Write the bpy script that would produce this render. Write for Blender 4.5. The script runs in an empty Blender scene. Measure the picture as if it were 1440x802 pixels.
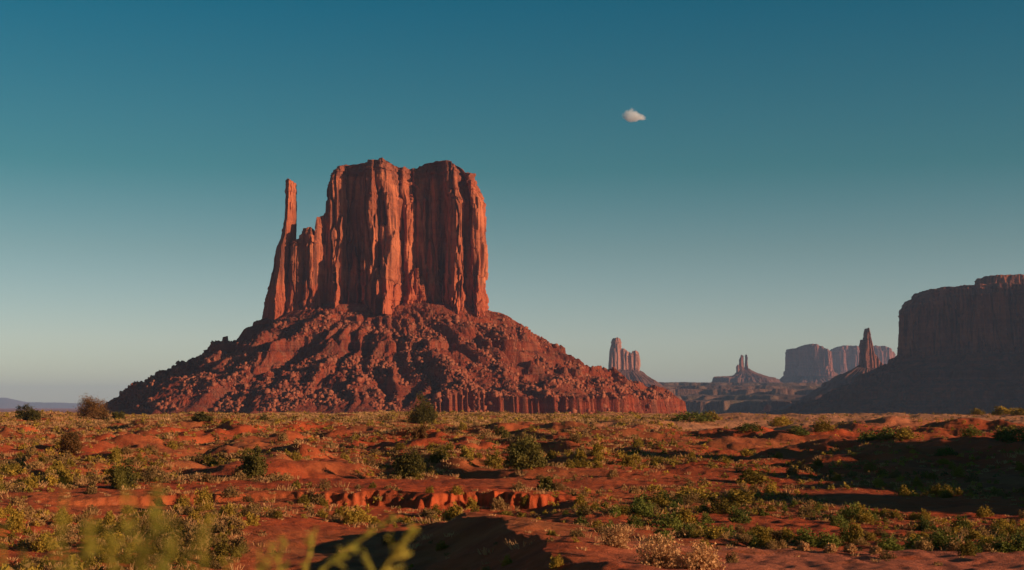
import bpy, math, random
import numpy as np
from mathutils import Vector
R = math.radians
scene = bpy.context.scene
COL = scene.collection

# ------------------------------------------------------------------ camera
F = 1980.0                       # focal length in pixels of the 1440 px wide photograph
PITCH = math.atan(171.0 / F)     # the horizon lies at row 572
cam_d = bpy.data.cameras.new('camera'); cam = bpy.data.objects.new('camera', cam_d); COL.objects.link(cam)
cam_d.sensor_width = 36; cam_d.lens = F / 1440 * 36
cam_d.clip_start = 0.1; cam_d.clip_end = 90000
cam.location = (0, 0, 0); cam.rotation_euler = (R(90) + PITCH, 0, 0)
cam_d.dof.use_dof = True; cam_d.dof.focus_distance = 600; cam_d.dof.aperture_fstop = 2.8
scene.camera = cam

# ------------------------------------------------------------------ sky, sun, exposure
SUN_EL, SUN_AZ = R(11.2), R(24)    # azimuth: from +X (picture right) towards the camera (-Y)
sdir = Vector((math.cos(SUN_EL) * math.cos(SUN_AZ), -math.cos(SUN_EL) * math.sin(SUN_AZ), math.sin(SUN_EL)))
w = bpy.data.worlds.new('World'); scene.world = w; w.use_nodes = True
nt = w.node_tree; nt.nodes.clear()
sky = nt.nodes.new('ShaderNodeTexSky'); sky.sky_type = 'NISHITA'; sky.sun_disc = False
sky.sun_elevation = SUN_EL; sky.sun_rotation = math.atan2(sdir.x, sdir.y)
sky.altitude = 1600; sky.air_density = 1.0; sky.dust_density = 1.2; sky.ozone_density = 1.0
tint = nt.nodes.new('ShaderNodeMix'); tint.data_type = 'RGBA'; tint.blend_type = 'MULTIPLY'
tint.inputs[0].default_value = 1; tint.inputs[7].default_value = (0.66, 0.92, 0.86, 1)
bg = nt.nodes.new('ShaderNodeBackground'); bg.inputs[1].default_value = 0.060
wo = nt.nodes.new('ShaderNodeOutputWorld')
# sky tint by height: pale warm horizon, teal above; unseen zenith darkened to cut fill
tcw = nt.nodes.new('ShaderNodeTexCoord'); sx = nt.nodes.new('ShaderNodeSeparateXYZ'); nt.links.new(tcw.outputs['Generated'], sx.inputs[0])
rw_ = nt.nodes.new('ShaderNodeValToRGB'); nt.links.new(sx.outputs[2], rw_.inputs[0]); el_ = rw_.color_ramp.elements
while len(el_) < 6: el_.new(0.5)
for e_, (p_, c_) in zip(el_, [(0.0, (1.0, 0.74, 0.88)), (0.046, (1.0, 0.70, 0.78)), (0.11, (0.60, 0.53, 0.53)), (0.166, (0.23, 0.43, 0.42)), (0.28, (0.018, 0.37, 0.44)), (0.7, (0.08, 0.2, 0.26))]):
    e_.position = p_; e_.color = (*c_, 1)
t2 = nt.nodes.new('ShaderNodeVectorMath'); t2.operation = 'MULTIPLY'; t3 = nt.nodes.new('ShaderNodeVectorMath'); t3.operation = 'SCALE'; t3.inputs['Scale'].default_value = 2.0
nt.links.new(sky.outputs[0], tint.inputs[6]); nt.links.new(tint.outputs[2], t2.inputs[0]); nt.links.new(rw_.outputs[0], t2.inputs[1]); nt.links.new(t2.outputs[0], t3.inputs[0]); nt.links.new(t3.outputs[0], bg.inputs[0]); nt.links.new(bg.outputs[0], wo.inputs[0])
sun_d = bpy.data.lights.new('sun', 'SUN'); sun = bpy.data.objects.new('sun', sun_d); COL.objects.link(sun)
sun_d.energy = 5.0; sun_d.angle = R(0.5); sun_d.color = (1.0, 0.66, 0.43)
sun.rotation_euler = sdir.to_track_quat('Z', 'Y').to_euler()
vs = scene.view_settings; vs.view_transform = 'Standard'; vs.look = 'None'; vs.gamma = 1; vs.use_curve_mapping = False
vs.exposure = 0.36
scene.cycles.max_bounces = 6; scene.cycles.volume_bounces = 8; scene.cycles.diffuse_bounces = 3
scene.cycles.use_denoising = True

CP, SP = math.cos(PITCH), math.sin(PITCH)
def P(px, row, Y):
    """the point at depth Y that the photograph shows at (px, row)"""
    X = (px - 720) / F; V = (401 - row) / F
    dy = CP - V * SP; dz = SP + V * CP
    s = Y / dy
    return (X * s, Y, dz * s)
def proj(x, y, z):
    d = y * CP + z * SP; v = -y * SP + z * CP
    return 720 + x / d * F, 401 - v / d * F

# ------------------------------------------------------------------ noise
def _hash(ix, iy, iz, seed):
    h = (ix.astype(np.int64) * 374761393 + iy.astype(np.int64) * 668265263 + iz.astype(np.int64) * 2147483647 + seed * 974634777) & 0xffffffff
    h = ((h ^ (h >> 13)) * 1274126177) & 0xffffffff
    h = ((h ^ (h >> 16)) * 2246822519) & 0xffffffff
    return h ^ (h >> 15)
_G = np.array([[1,1,0],[-1,1,0],[1,-1,0],[-1,-1,0],[1,0,1],[-1,0,1],[1,0,-1],[-1,0,-1],[0,1,1],[0,-1,1],[0,1,-1],[0,-1,-1],[1,1,0],[-1,1,0],[0,-1,1],[0,-1,-1]], dtype=np.float32)
def perlin(x, y, z=0.0, seed=0):
    x, y, z = np.broadcast_arrays(np.asarray(x, float), np.asarray(y, float), np.asarray(z, float))
    ix, iy, iz = np.floor(x), np.floor(y), np.floor(z)
    fx, fy, fz = (x - ix).astype(np.float32), (y - iy).astype(np.float32), (z - iz).astype(np.float32)
    u, v, w_ = [f * f * f * (f * (f * 6 - 15) + 10) for f in (fx, fy, fz)]
    out = 0
    for a in (0, 1):
        wa = u if a else 1 - u
        for b in (0, 1):
            wb = wa * (v if b else 1 - v)
            for c in (0, 1):
                g_ = _G[_hash(ix + a, iy + b, iz + c, seed) & 15]
                out = out + wb * (w_ if c else 1 - w_) * (g_[..., 0] * (fx - a) + g_[..., 1] * (fy - b) + g_[..., 2] * (fz - c))
    return out
def fbm(x, y, z=0.0, oct=4, seed=0, lac=2.07, gain=0.5):
    s = 0; a = 1.0; f = 1.0
    for i in range(oct):
        s = s + a * perlin(x * f, y * f, np.asarray(z) * f, seed + i * 17); a *= gain; f *= lac
    return s
def cell(x, y, z, seed=0):
    return (_hash(np.floor(x), np.floor(y), np.floor(z), seed) & 0xffff) / 65535.0
def sstep(t):
    t = np.clip(t, 0, 1); return t * t * (3 - 2 * t)
def tab(pts):
    xs = [p[0] for p in pts]; ys = [p[1] for p in pts]
    return lambda v: np.interp(v, xs, ys)

# ------------------------------------------------------------------ objects
def tag(o, label=None, cat=None, group=None, kind=None):
    if label: o['label'] = label
    if cat: o['category'] = cat
    if group: o['group'] = group
    if kind: o['kind'] = kind
    return o
def empty(name, loc, label, cat, group=None):
    o = bpy.data.objects.new(name, None); COL.objects.link(o); o.location = loc
    return tag(o, label, cat, group)
def mesh_np(name, V, quads=None, tris=None, mat=None, parent=None, smooth=False):
    """numpy arrays to ONE mesh object; V in world space, or relative to the parent's origin"""
    me = bpy.data.meshes.new(name)
    V = np.asarray(V, dtype=np.float32)
    if parent is not None and parent.get('_w', 0) == 1:
        V = V - np.array(parent.location, dtype=np.float32)
    me.vertices.add(len(V)); me.vertices.foreach_set('co', V.ravel())
    loops = []; starts = []; n = 0
    if quads is not None and len(quads):
        q = np.asarray(quads, dtype=np.int32); loops.append(q.ravel()); starts.append(np.arange(len(q)) * 4); n = len(q) * 4
    if tris is not None and len(tris):
        t = np.asarray(tris, dtype=np.int32); loops.append(t.ravel()); starts.append(n + np.arange(len(t)) * 3)
    loops = np.concatenate(loops).astype(np.int32); starts = np.concatenate(starts).astype(np.int32)
    me.loops.add(len(loops)); me.loops.foreach_set('vertex_index', loops)
    me.polygons.add(len(starts)); me.polygons.foreach_set('loop_start', starts)
    me.update(calc_edges=True)
    if smooth: me.polygons.foreach_set('use_smooth', np.ones(len(starts), dtype=bool))
    if mat: me.materials.append(mat)
    o = bpy.data.objects.new(name, me); COL.objects.link(o)
    if parent is not None: o.parent = parent
    return o
def grid_quads(n, m, wrap=False):
    """rows n, columns m -> faces"""
    i = np.arange(n - 1)[:, None]; j = np.arange(m if wrap else m - 1)[None, :]
    j2 = (j + 1) % m
    return np.stack([i * m + j, i * m + j2, (i + 1) * m + j2, (i + 1) * m + j], -1).reshape(-1, 4)

# ------------------------------------------------------------------ materials
def new_mat(name, rough=0.95):
    m = bpy.data.materials.new(name); m.use_nodes = True
    b = m.node_tree.nodes['Principled BSDF']; b.inputs['Roughness'].default_value = rough
    b.inputs['Specular IOR Level'].default_value = 0.12
    return m, m.node_tree, b
def nd(nt, typ, **kw):
    n = nt.nodes.new(typ)
    for k, v in kw.items(): setattr(n, k, v)
    return n
def ramp(nt, fac, stops):
    r = nd(nt, 'ShaderNodeValToRGB'); e = r.color_ramp.elements
    while len(e) < len(stops): e.new(0.5)
    for el, (p, c) in zip(e, stops):
        el.position = p; el.color = c if len(c) == 4 else (*c, 1)
    nt.links.new(fac, r.inputs[0]); return r.outputs[0]
def noise_tex(nt, vec, scale, detail=4, rough=0.6):
    n = nd(nt, 'ShaderNodeTexNoise'); n.inputs['Scale'].default_value = scale
    n.inputs['Detail'].default_value = detail; n.inputs['Roughness'].default_value = rough
    nt.links.new(vec, n.inputs['Vector']); return n.outputs[0]
def mapping(nt, vec, sc):
    m = nd(nt, 'ShaderNodeMapping'); m.inputs['Scale'].default_value = sc
    nt.links.new(vec, m.inputs['Vector']); return m.outputs[0]
def mix(nt, a, b, fac, mode='MIX'):
    m = nd(nt, 'ShaderNodeMix', data_type='RGBA', blend_type=mode)
    for v, i in ((fac, 0), (a, 6), (b, 7)):
        if isinstance(v, (int, float)): m.inputs[i].default_value = v
        elif isinstance(v, tuple): m.inputs[i].default_value = (*v, 1)
        else: nt.links.new(v, m.inputs[i])
    return m.outputs[2]
def rock_mat(name, c1, c2, c3, S=1.0, strata=0.5, bump=1.0, streak=0.55, beds=()):
    c1, c2, c3 = [(c[0], c[1] * 0.93, c[2] * 0.86) for c in (c1, c2, c3)]
    m, nt, b = new_mat(name)
    pos = nd(nt, 'ShaderNodeNewGeometry').outputs['Position']
    n1 = noise_tex(nt, pos, 0.03 / S, 6, 0.65)
    n2 = noise_tex(nt, mapping(nt, pos, (0.16 / S, 0.16 / S, 0.012 / S)), 1.0, 5, 0.6)
    n3 = noise_tex(nt, mapping(nt, pos, (0.006 / S, 0.006 / S, 0.22 / S)), 1.0, 6, 0.7)
    col = mix(nt, c1, c2, ramp(nt, n1, [(0.35, (0, 0, 0)), (0.65, (1, 1, 1))]))
    col = mix(nt, col, c3, ramp(nt, n2, [(0.46, (0, 0, 0)), (0.64, (streak,) * 3)]))
    col = mix(nt, col, ramp(nt, n3, [(0.38, (0.62, 0.56, 0.56)), (0.6, (1.12, 1.06, 1.0))]), strata, 'MULTIPLY')
    for (z0, z1, bc, amt) in beds:                     # beds of different rock, following the strata
        sz = nd(nt, 'ShaderNodeSeparateXYZ'); nt.links.new(pos, sz.inputs[0])
        wob = nd(nt, 'ShaderNodeMath', operation='MULTIPLY_ADD'); wob.inputs[1].default_value = 14; nt.links.new(n1, wob.inputs[0]); nt.links.new(sz.outputs[2], wob.inputs[2])
        up = nd(nt, 'ShaderNodeMapRange'); up.inputs[1].default_value = z0 + 7; up.inputs[2].default_value = z0 + 10; nt.links.new(wob.outputs[0], up.inputs[0])
        dn = nd(nt, 'ShaderNodeMapRange'); dn.inputs[1].default_value = z1 + 10; dn.inputs[2].default_value = z1 + 7; nt.links.new(wob.outputs[0], dn.inputs[0])
        bm = nd(nt, 'ShaderNodeMath', operation='MULTIPLY'); nt.links.new(up.outputs[0], bm.inputs[0]); nt.links.new(dn.outputs[0], bm.inputs[1])
        b2 = nd(nt, 'ShaderNodeMath', operation='MULTIPLY'); b2.inputs[1].default_value = amt; nt.links.new(bm.outputs[0], b2.inputs[0])
        col = mix(nt, col, bc, b2.outputs[0])
    nt.links.new(col, b.inputs['Base Color'])
    nb = noise_tex(nt, pos, 0.5 / S, 8, 0.7)
    nb2 = noise_tex(nt, mapping(nt, pos, (0.5 / S, 0.5 / S, 0.06 / S)), 1.0, 4, 0.6)
    add = nd(nt, 'ShaderNodeMath', operation='ADD'); nt.links.new(nb, add.inputs[0]); nt.links.new(nb2, add.inputs[1])
    bp = nd(nt, 'ShaderNodeBump'); bp.inputs['Strength'].default_value = 0.7 * bump; bp.inputs['Distance'].default_value = 1.6 * S
    nt.links.new(add.outputs[0], bp.inputs['Height']); nt.links.new(bp.outputs[0], b.inputs['Normal'])
    return m
M_cliff = rock_mat('cliff sandstone', (0.52, 0.175, 0.085), (0.30, 0.08, 0.04), (0.10, 0.034, 0.024), strata=0.3, streak=0.9, bump=0.8, beds=((246, 400, (0.20, 0.062, 0.036), 0.75), (60, 128, (0.36, 0.075, 0.032), 0.6)))
M_talus = rock_mat('talus rubble', (0.32, 0.066, 0.028), (0.17, 0.038, 0.02), (0.30, 0.125, 0.075), strata=0.75, bump=1.8, streak=0.7)
M_boulder = rock_mat('boulder sandstone', (0.36, 0.135, 0.075), (0.26, 0.07, 0.036), (0.13, 0.042, 0.028), S=0.5, strata=0.2)
M_ledge = rock_mat('red ledge', (0.42, 0.06, 0.024), (0.34, 0.045, 0.02), (0.2, 0.03, 0.016), S=0.4)
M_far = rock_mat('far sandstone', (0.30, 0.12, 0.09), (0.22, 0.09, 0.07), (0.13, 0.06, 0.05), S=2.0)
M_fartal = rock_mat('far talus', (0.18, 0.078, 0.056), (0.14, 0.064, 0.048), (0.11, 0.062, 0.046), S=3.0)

M_butte2 = rock_mat('shaded butte sandstone', (0.36, 0.12, 0.06), (0.20, 0.065, 0.038), (0.06, 0.025, 0.02), S=1.3, streak=0.95, bump=1.5)  # own copy: dark streaks put the flutes' shading into the colour
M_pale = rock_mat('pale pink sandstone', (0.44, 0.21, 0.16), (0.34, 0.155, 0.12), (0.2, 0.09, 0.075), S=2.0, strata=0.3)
M_tal2 = rock_mat('shaded butte debris', (0.30, 0.085, 0.042), (0.12, 0.038, 0.023), (0.07, 0.04, 0.024), S=1.6, streak=0.8, bump=2, strata=0.9)  # separate debris copy, part of the slope's shade is in its dark tones
def ground_mat():
    m, nt, b = new_mat('red desert ground')
    pos = nd(nt, 'ShaderNodeNewGeometry').outputs['Position']
    n0 = noise_tex(nt, pos, 0.035, 5, 0.6); n1 = noise_tex(nt, pos, 0.35, 6, 0.65); n2 = noise_tex(nt, pos, 3.0, 6, 0.75)
    col = mix(nt, (0.52, 0.090, 0.027), (0.42, 0.125, 0.042), ramp(nt, n0, [(0.42, (0, 0, 0)), (0.6, (1, 1, 1))]))
    col = mix(nt, col, (0.24, 0.048, 0.02), ramp(nt, n1, [(0.44, (0, 0, 0)), (0.66, (0.7, 0.7, 0.7))]))
    col = mix(nt, col, (0.40, 0.17, 0.08), ramp(nt, n2, [(0.56, (0, 0, 0)), (0.68, (0.5, 0.5, 0.5))]))
    sp = nd(nt, 'ShaderNodeSeparateXYZ'); nt.links.new(pos, sp.inputs[0])
    def band(sock, a, b_):
        q = nd(nt, 'ShaderNodeMapRange', interpolation_type='SMOOTHSTEP'); q.inputs[1].default_value = a; q.inputs[2].default_value = b_; nt.links.new(sock, q.inputs[0]); return q.outputs[0]
    def mul(a, b_):
        q = nd(nt, 'ShaderNodeMath', operation='MULTIPLY')
        for v_, i_ in ((a, 0), (b_, 1)):
            if isinstance(v_, float): q.inputs[i_].default_value = v_
            else: nt.links.new(v_, q.inputs[i_])
        return q.outputs[0]
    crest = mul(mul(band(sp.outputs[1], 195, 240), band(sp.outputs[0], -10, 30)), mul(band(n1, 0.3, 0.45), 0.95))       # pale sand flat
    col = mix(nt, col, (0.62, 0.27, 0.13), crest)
    trk = mul(mul(band(sp.outputs[1], 48.5, 46), band(sp.outputs[0], 1.0, 5.0)), mul(band(n1, 0.3, 0.45), 0.7))          # dirt track
    col = mix(nt, col, (0.46, 0.15, 0.085), trk)
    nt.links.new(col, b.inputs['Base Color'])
    vo = nd(nt, 'ShaderNodeTexVoronoi'); vo.inputs['Scale'].default_value = 5.0; nt.links.new(pos, vo.inputs['Vector'])
    ad = nd(nt, 'ShaderNodeMath', operation='ADD'); nt.links.new(n2, ad.inputs[0]); nt.links.new(n1, ad.inputs[1])
    bp = nd(nt, 'ShaderNodeBump'); bp.inputs['Strength'].default_value = 0.8; bp.inputs['Distance'].default_value = 0.22
    nt.links.new(ad.outputs[0], bp.inputs['Height']); nt.links.new(bp.outputs[0], b.inputs['Normal'])
    return m
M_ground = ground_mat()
def leaf_mat(name, c1, c2, scale=1.5, tr=0.25):
    m, nt, b = new_mat(name, 0.8)
    pos = nd(nt, 'ShaderNodeNewGeometry').outputs['Position']
    oi = nd(nt, 'ShaderNodeObjectInfo').outputs['Random']
    n1 = noise_tex(nt, pos, scale, 3, 0.6)
    col = mix(nt, c1, c2, ramp(nt, n1, [(0.35, (0, 0, 0)), (0.65, (1, 1, 1))]))
    hs = nd(nt, 'ShaderNodeHueSaturation'); mr = nd(nt, 'ShaderNodeMapRange')
    mr.inputs[3].default_value = 0.7; mr.inputs[4].default_value = 1.3
    nt.links.new(oi, mr.inputs[0]); nt.links.new(mr.outputs[0], hs.inputs['Value']); nt.links.new(col, hs.inputs['Color'])
    nt.links.new(hs.outputs[0], b.inputs['Base Color'])
    t = nd(nt, 'ShaderNodeBsdfTranslucent'); nt.links.new(hs.outputs[0], t.inputs[0])
    ms = nd(nt, 'ShaderNodeMixShader'); ms.inputs[0].default_value = tr
    out = nt.nodes['Material Output']
    nt.links.new(b.outputs[0], ms.inputs[1]); nt.links.new(t.outputs[0], ms.inputs[2]); nt.links.new(ms.outputs[0], out.inputs[0])
    return m
M_juniper = leaf_mat('juniper leaf', (0.15, 0.12, 0.026), (0.09, 0.08, 0.02))
M_brown = leaf_mat('brown twig leaf', (0.22, 0.10, 0.03), (0.13, 0.075, 0.025))
M_sage = leaf_mat('sage leaf', (0.36, 0.21, 0.075), (0.17, 0.105, 0.038), 0.15)
M_rabbit = leaf_mat('rabbitbrush leaf', (0.36, 0.23, 0.032), (0.17, 0.125, 0.022), 0.15)
M_green = leaf_mat('green shrub leaf', (0.17, 0.18, 0.03), (0.09, 0.10, 0.022), 0.3)
M_straw = leaf_mat('dry grass blade', (0.60, 0.34, 0.15), (0.36, 0.19, 0.07), 0.1)
M_near = leaf_mat('near plant leaf', (0.68, 0.56, 0.10), (0.42, 0.40, 0.07), 8, 0.5)
M_bark = leaf_mat('bark', (0.16, 0.09, 0.055), (0.09, 0.055, 0.035), 4, 0.0)

# ------------------------------------------------------------------ the ground
_top = tab([(0, -.95), (4, -1.0), (8, -1.55), (15, -2.75), (30, -4.25), (40, -4.75), (95, -4.8), (120, -4.75), (170, -4.15), (230, -3.6), (300, -2.9),
            (365, -2.35), (420, -3.2), (600, -12), (900, -25), (30000, -25)])
_right = tab([(0, -.95), (4, -1.0), (8, -1.55), (15, -2.5), (30, -3.95), (36, -4.3), (46, -4.62), (50, -4.8), (56, -5.25), (72, -5.35), (88, -5.0), (120, -4.75)])
_rx = tab([(12, 3.0), (30, 2.4), (38, 1.5), (52, -1.0), (60, -2.2), (68, -4)])
_rz = tab([(8, -2.2), (12, -2.5), (20, -3.15), (30, -3.68), (38, -3.85), (52, -4.1), (60, -4.5), (69, -6.2), (80, -9)])
def g(x, y):
    x = np.asarray(x, float); y = np.asarray(y, float)
    rr = np.hypot(x, y); yy = np.where(y > 0, np.maximum(y, rr * 0.75), rr)
    px = 720 + F * x / np.maximum(y, 1)
    wr = sstep((px - 700) / 230) * (y > 0)
    z = _top(yy) * (1 - wr) + np.where(yy < 120, _right(yy), _top(yy)) * wr
    # dry wash with an undercut bank
    yb = 78 + 2.2 * perlin(x / 11, 3.3, 0, 5) + 3.0 * perlin(x / 4.1, y / 20, 0, 6) + 1.3 * np.abs(perlin(x / 1.9 + perlin(x / 5, 0, 0, 66), y / 3.0, 0, 61)) + 0.35 * perlin(x / 0.35, y, 0, 62) - 0.45 * np.clip(-10 - x, 0, 40)
    mask = sstep((x + 25) / 6) * (1 - sstep((x - 0.5) / 4)) * (0.7 + 0.8 * perlin(x / 7, 7.7, 0, 9))
    bank = sstep((y - yb) / (0.8 + 4 * np.clip(perlin(x / 4, 2.2, 0, 63) + 0.02, 0, 1)))
    z = z - 0.95 * mask * (1 - bank) * sstep((y - 34) / 12)
    # sand ridge running towards the viewer
    xc = _rx(y) + 1.3 * perlin(y / 7, 0.5, 0, 12) + 0.3 * perlin(x / 2, y / 2, 0, 13); zc = _rz(y)
    ridge = np.where(x < xc, zc - 0.46 * (xc - x), zc - 0.13 * np.maximum(x - xc - 0.8, 0))
    k = 0.55
    h = np.clip(0.5 + 0.5 * (ridge - z) / k, 0, 1)
    zr = z * (1 - h) + ridge * h + k * h * (1 - h)
    z = np.where((y > 8) & (y < 80), zr, z)
    # bare mounds and hollows
    f1 = sstep((y - 84) / 40); f2 = 1 - sstep((rr - 420) / 300)
    z = z + f1 * f2 * (1.1 * fbm(x / 26, y / 40, 0, 3, 21) + 0.5 * np.abs(perlin(x / 9, y / 13, 0, 33)))
    z = z + f1 * f2 * 1.1 * np.clip(1 - np.hypot((x - 7) / 9, (y - 96) / 10), 0, 1)
    near = sstep((rr - 5) / 20)
    z = z + near * f2 * f1 * (1 - 0.75 * sstep((y - 215) / 60)) * (0.95 * fbm(x / 9, y / 12, 0, 3, 48) + 0.5 * np.abs(perlin(x / 4.2, y / 5, 0, 49)) * sstep(perlin(x / 16, y / 16, 0, 47) * 3 + 0.5))
    z = z + near * f2 * (0.16 * fbm(x / 4.5, y / 4.5, 0, 4, 44) + 0.09 * np.abs(perlin(x / 1.3, y / 1.3, 0, 47)) + 0.07 * perlin(x / 0.6, y / 0.6, 0, 46))
    scarp = sstep(perlin(x / 15, y / 24, 0, 201) * 4.5 + 0.2) * 0.8 + sstep(perlin(x / 7, y / 11, 0, 202) * 5 + 0.1) * 0.45 + 0.5 * np.abs(perlin(x / 3.2, y / 4, 0, 203))
    z = z + (scarp - 0.6) * sstep((y - 92) / 12) * (1 - sstep((y - 215) / 50)) * (1 - 0.6 * wr)
    # hill added out of view at right to throw long shade over the slope
    q = x - 0.37 * y - 5
    hill = (10.4 + 7.5 * perlin(x / 26, y / 15, 0, 71) + 5.5 * perlin(x / 9, y / 6.5, 0, 72) + 2.4 * perlin(x / 4, y / 2.6, 0, 73)) * (0.72 + 0.28 * sstep((y - 60) / 50)) * sstep(q / 32) * sstep((y - 44) / 18) * (1 - sstep((y - 108) / 55))
    z = z + hill
    z = z + 0.9 * sstep((px - 950) / 550) * sstep((y - 80) / 60) * (1 - sstep((y - 210) / 110)) * (y > 0)
    far = sstep((rr - 700) / 800)
    z = z + far * 5 * fbm(x / 700, y / 700, 0, 3, 55)
    return z
def build_ground():
    lim = math.atan(0.40)
    a = np.concatenate([np.linspace(-math.pi, -0.75, 60, endpoint=False), np.linspace(-0.75, -lim, 60, endpoint=False),
                        np.linspace(-lim, lim, 1250, endpoint=False), np.linspace(lim, 0.95, 120, endpoint=False), np.linspace(0.95, math.pi, 60, endpoint=False)])
    r = np.concatenate([np.geomspace(0.4, 28, 120, endpoint=False), np.geomspace(28, 64, 200, endpoint=False), np.linspace(64, 84, 150, endpoint=False),
                        np.geomspace(84, 460, 330, endpoint=False), np.geomspace(460, 29500, 140)])
    A, RR = np.meshgrid(a, r)
    x = np.sin(A) * RR; y = np.cos(A) * RR
    V = np.stack([x, y, g(x, y)], -1).reshape(-1, 3)
    n = len(V); m = len(a)
    V = np.vstack([V, [[0, 0, -0.95]]])
    j = np.arange(m)
    tris = np.stack([np.full(m, n), (j + 1) % m, j], -1)
    q = grid_quads(len(r), m, True)[:, ::-1]
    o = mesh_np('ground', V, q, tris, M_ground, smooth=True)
    tag(o, 'red desert ground with bare sand and an eroded wash', None, None, 'structure')
build_ground()
def hit(px, row, y0=24, y1=430):
    """where the sight line through a pixel of the photograph meets the ground"""
    Y = np.geomspace(y0, y1, 2500)
    x0, _, z0 = P(px, row, 1.0)
    below = z0 * Y < g(x0 * Y, Y)
    i = np.argmax(below) if below.any() else len(Y) - 1
    return x0 * Y[i], Y[i], float(g(x0 * Y[i], Y[i]))

# ------------------------------------------------------------------ rock builders
def resample(pts, N, smooth=2):
    p = np.array(pts, float); q = np.vstack([p, p[:1]])
    d = np.hypot(*np.diff(q, axis=0).T); s = np.concatenate([[0], np.cumsum(d)])
    t = np.linspace(0, s[-1], N, endpoint=False)
    c = np.stack([np.interp(t, s, q[:, 0]), np.interp(t, s, q[:, 1])], -1)
    for _ in range(smooth): c = (np.roll(c, 1, 0) + 2 * c + np.roll(c, -1, 0)) / 4
    return c
def cliff(name, plan, zb, ztop, L, Rr, mat, parent, N=700, M=240, S=1.0, seed=0, amp=1.0, flare=0.08, label=None, smooth=2, skirt=1.0, slabs=(), Yw=1500):
    """vertical rock body. plan: outline seen from above (counter clockwise); ztop(x): its skyline; L(z), Rr(z): left and right outline"""
    c = resample(plan, N, smooth)
    tn = np.roll(c, -1, 0) - np.roll(c, 1, 0); tn /= np.maximum(np.hypot(tn[:, 0], tn[:, 1])[:, None], 1e-6)
    nx, ny = tn[:, 1], -tn[:, 0]
    for _ in range(3):
        nx = (np.roll(nx, 1) + 2 * nx + np.roll(nx, -1)) / 4; ny = (np.roll(ny, 1) + 2 * ny + np.roll(ny, -1)) / 4
    xmin, xmax = c[:, 0].min(), c[:, 0].max(); yc = c[:, 1].mean()
    t = np.linspace(0, 1, M)[:, None]
    zt = ztop(c[:, 0])[None, :]
    Z = zb + (zt - zb) * t
    xl, xr = L(Z), Rr(Z)
    u = (c[:, 0][None, :] - xmin) / (xmax - xmin)
    X = xl + u * (xr - xl)
    Y = yc + (c[:, 1][None, :] - yc) * (1 + flare * (1 - t) ** 1.5 + 0 * u)
    X = X + 2.2 * S * 4 * u * (1 - u) * fbm(X / (60 * S), Z / (75 * S), 0.3, 2, seed + 90)
    wx = X + 3 * S * fbm(X / (26 * S), Y / (26 * S), Z / (75 * S), 3, seed + 3)
    wy = Y + 5 * S * fbm(X / (26 * S), Y / (26 * S), Z / (40 * S), 2, seed + 5)
    wz = Z + 9 * S * fbm(X / (18 * S), Y / (18 * S), Z / (60 * S), 2, seed + 7)
    d = 5.5 * (np.abs(perlin(wx / (24 * S), wy / (24 * S), Z / (170 * S), seed)) - 0.2)
    d = d + 3.6 * (np.abs(perlin(wx / (9.5 * S), wy / (9.5 * S), Z / (80 * S), seed + 1)) - 0.2)
    for (fw, fh, fa, sd_) in ((23, 150, 17, 0), (10, 75, 9, 1), (4.6, 36, 3.0, 2), (2.2, 14, 0.9, 3)):
        q1 = (wx + 0.04 * Z) / (fw * S); q2 = (wz + 0.5 * fw * S * cell(np.floor(q1), 0 * Z, 0 * Z, seed + 80 + sd_)) / (fh * S)
        hh = cell(q1, 0 * Z, q2, seed + 83 + sd_) - 0.5; h2 = cell(q1, 0 * Z + 5, q2, seed + 86 + sd_) - 0.5
        d = d + fa * (hh * (q1 - np.floor(q1) - 0.5) + 0.35 * h2 * (q2 - np.floor(q2) - 0.5)) + 0.15 * fa * h2
    d = d - 7.0 * np.exp(-(perlin(wx / (17 * S), wy / (17 * S), Z / (200 * S), seed + 70) / 0.035) ** 2)
    d = d + 3.0 * (cell(wx / (14 * S), wy / (14 * S), wz / (44 * S), seed + 2) - 0.5)
    d = d + 1.5 * (cell(wx / (6 * S), wy / (6 * S), wz / (17 * S), seed + 4) - 0.5)
    d = d + 0.8 * fbm(X / (6 * S), Y / (6 * S), Z / (10 * S), 5, seed + 6)
    top = sstep((t - 0.86) / 0.06); base = 1 - sstep((t - 0.19 - 0.14 * perlin(c[:, 0] / (9 * S), c[:, 1] / (9 * S), 0, seed + 60)[None, :]) / 0.04)
    lay = (cell(Z / (3.2 * S) + 0.6 * perlin(X / (30 * S), Y / (30 * S), 0, seed + 8), 0 * Z, 0 * Z, seed + 8) - 0.5)
    d = d + top * (4.2 * lay - 3.0 * sstep((t - 0.93) / 0.07)) + 0.25 * lay
    fl = np.abs(perlin(wx / (4.2 * S), wy / (4.2 * S), Z / (34 * S), seed + 9))
    d = d + base * (8.0 * (fl - 0.22) + 1.6 * lay + 2.5 * skirt)
    d = d * amp * S
    front = np.clip(-ny * 2 - 0.2, 0, 1)[None, :]
    for (px_, r0, r1, wd, pr) in slabs:              # leaning slabs and scoops on the front: px, top row, bottom row, width px, metres proud
        xc_ = (px_ - 720) / F * Yw; z1_ = (572 - r0) / F * Yw; z0_ = (572 - r1) / F * Yw; hw = wd / 2 / F * Yw
        tz = np.clip((z1_ - Z) / (z1_ - z0_), 0, 1.2); wdt = hw * np.clip(0.25 + 1.1 * tz ** 0.7, 0.25, 1.15)
        xx_ = X - xc_ + 2.0 * S * perlin(Z / (14 * S), xc_ * 0.1, 0.5, seed + 33)
        m_ = sstep((wdt - np.abs(xx_)) / (0.28 * hw + 0.6)) * sstep((z1_ - Z) / (4 * S)) * (sstep((Z - z0_) / (8 * S)) if pr < 0 else 1)
        Y = Y - pr * m_ * front * (1 - 0.45 * xx_ / hw * np.sign(pr) * 0)
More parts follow.
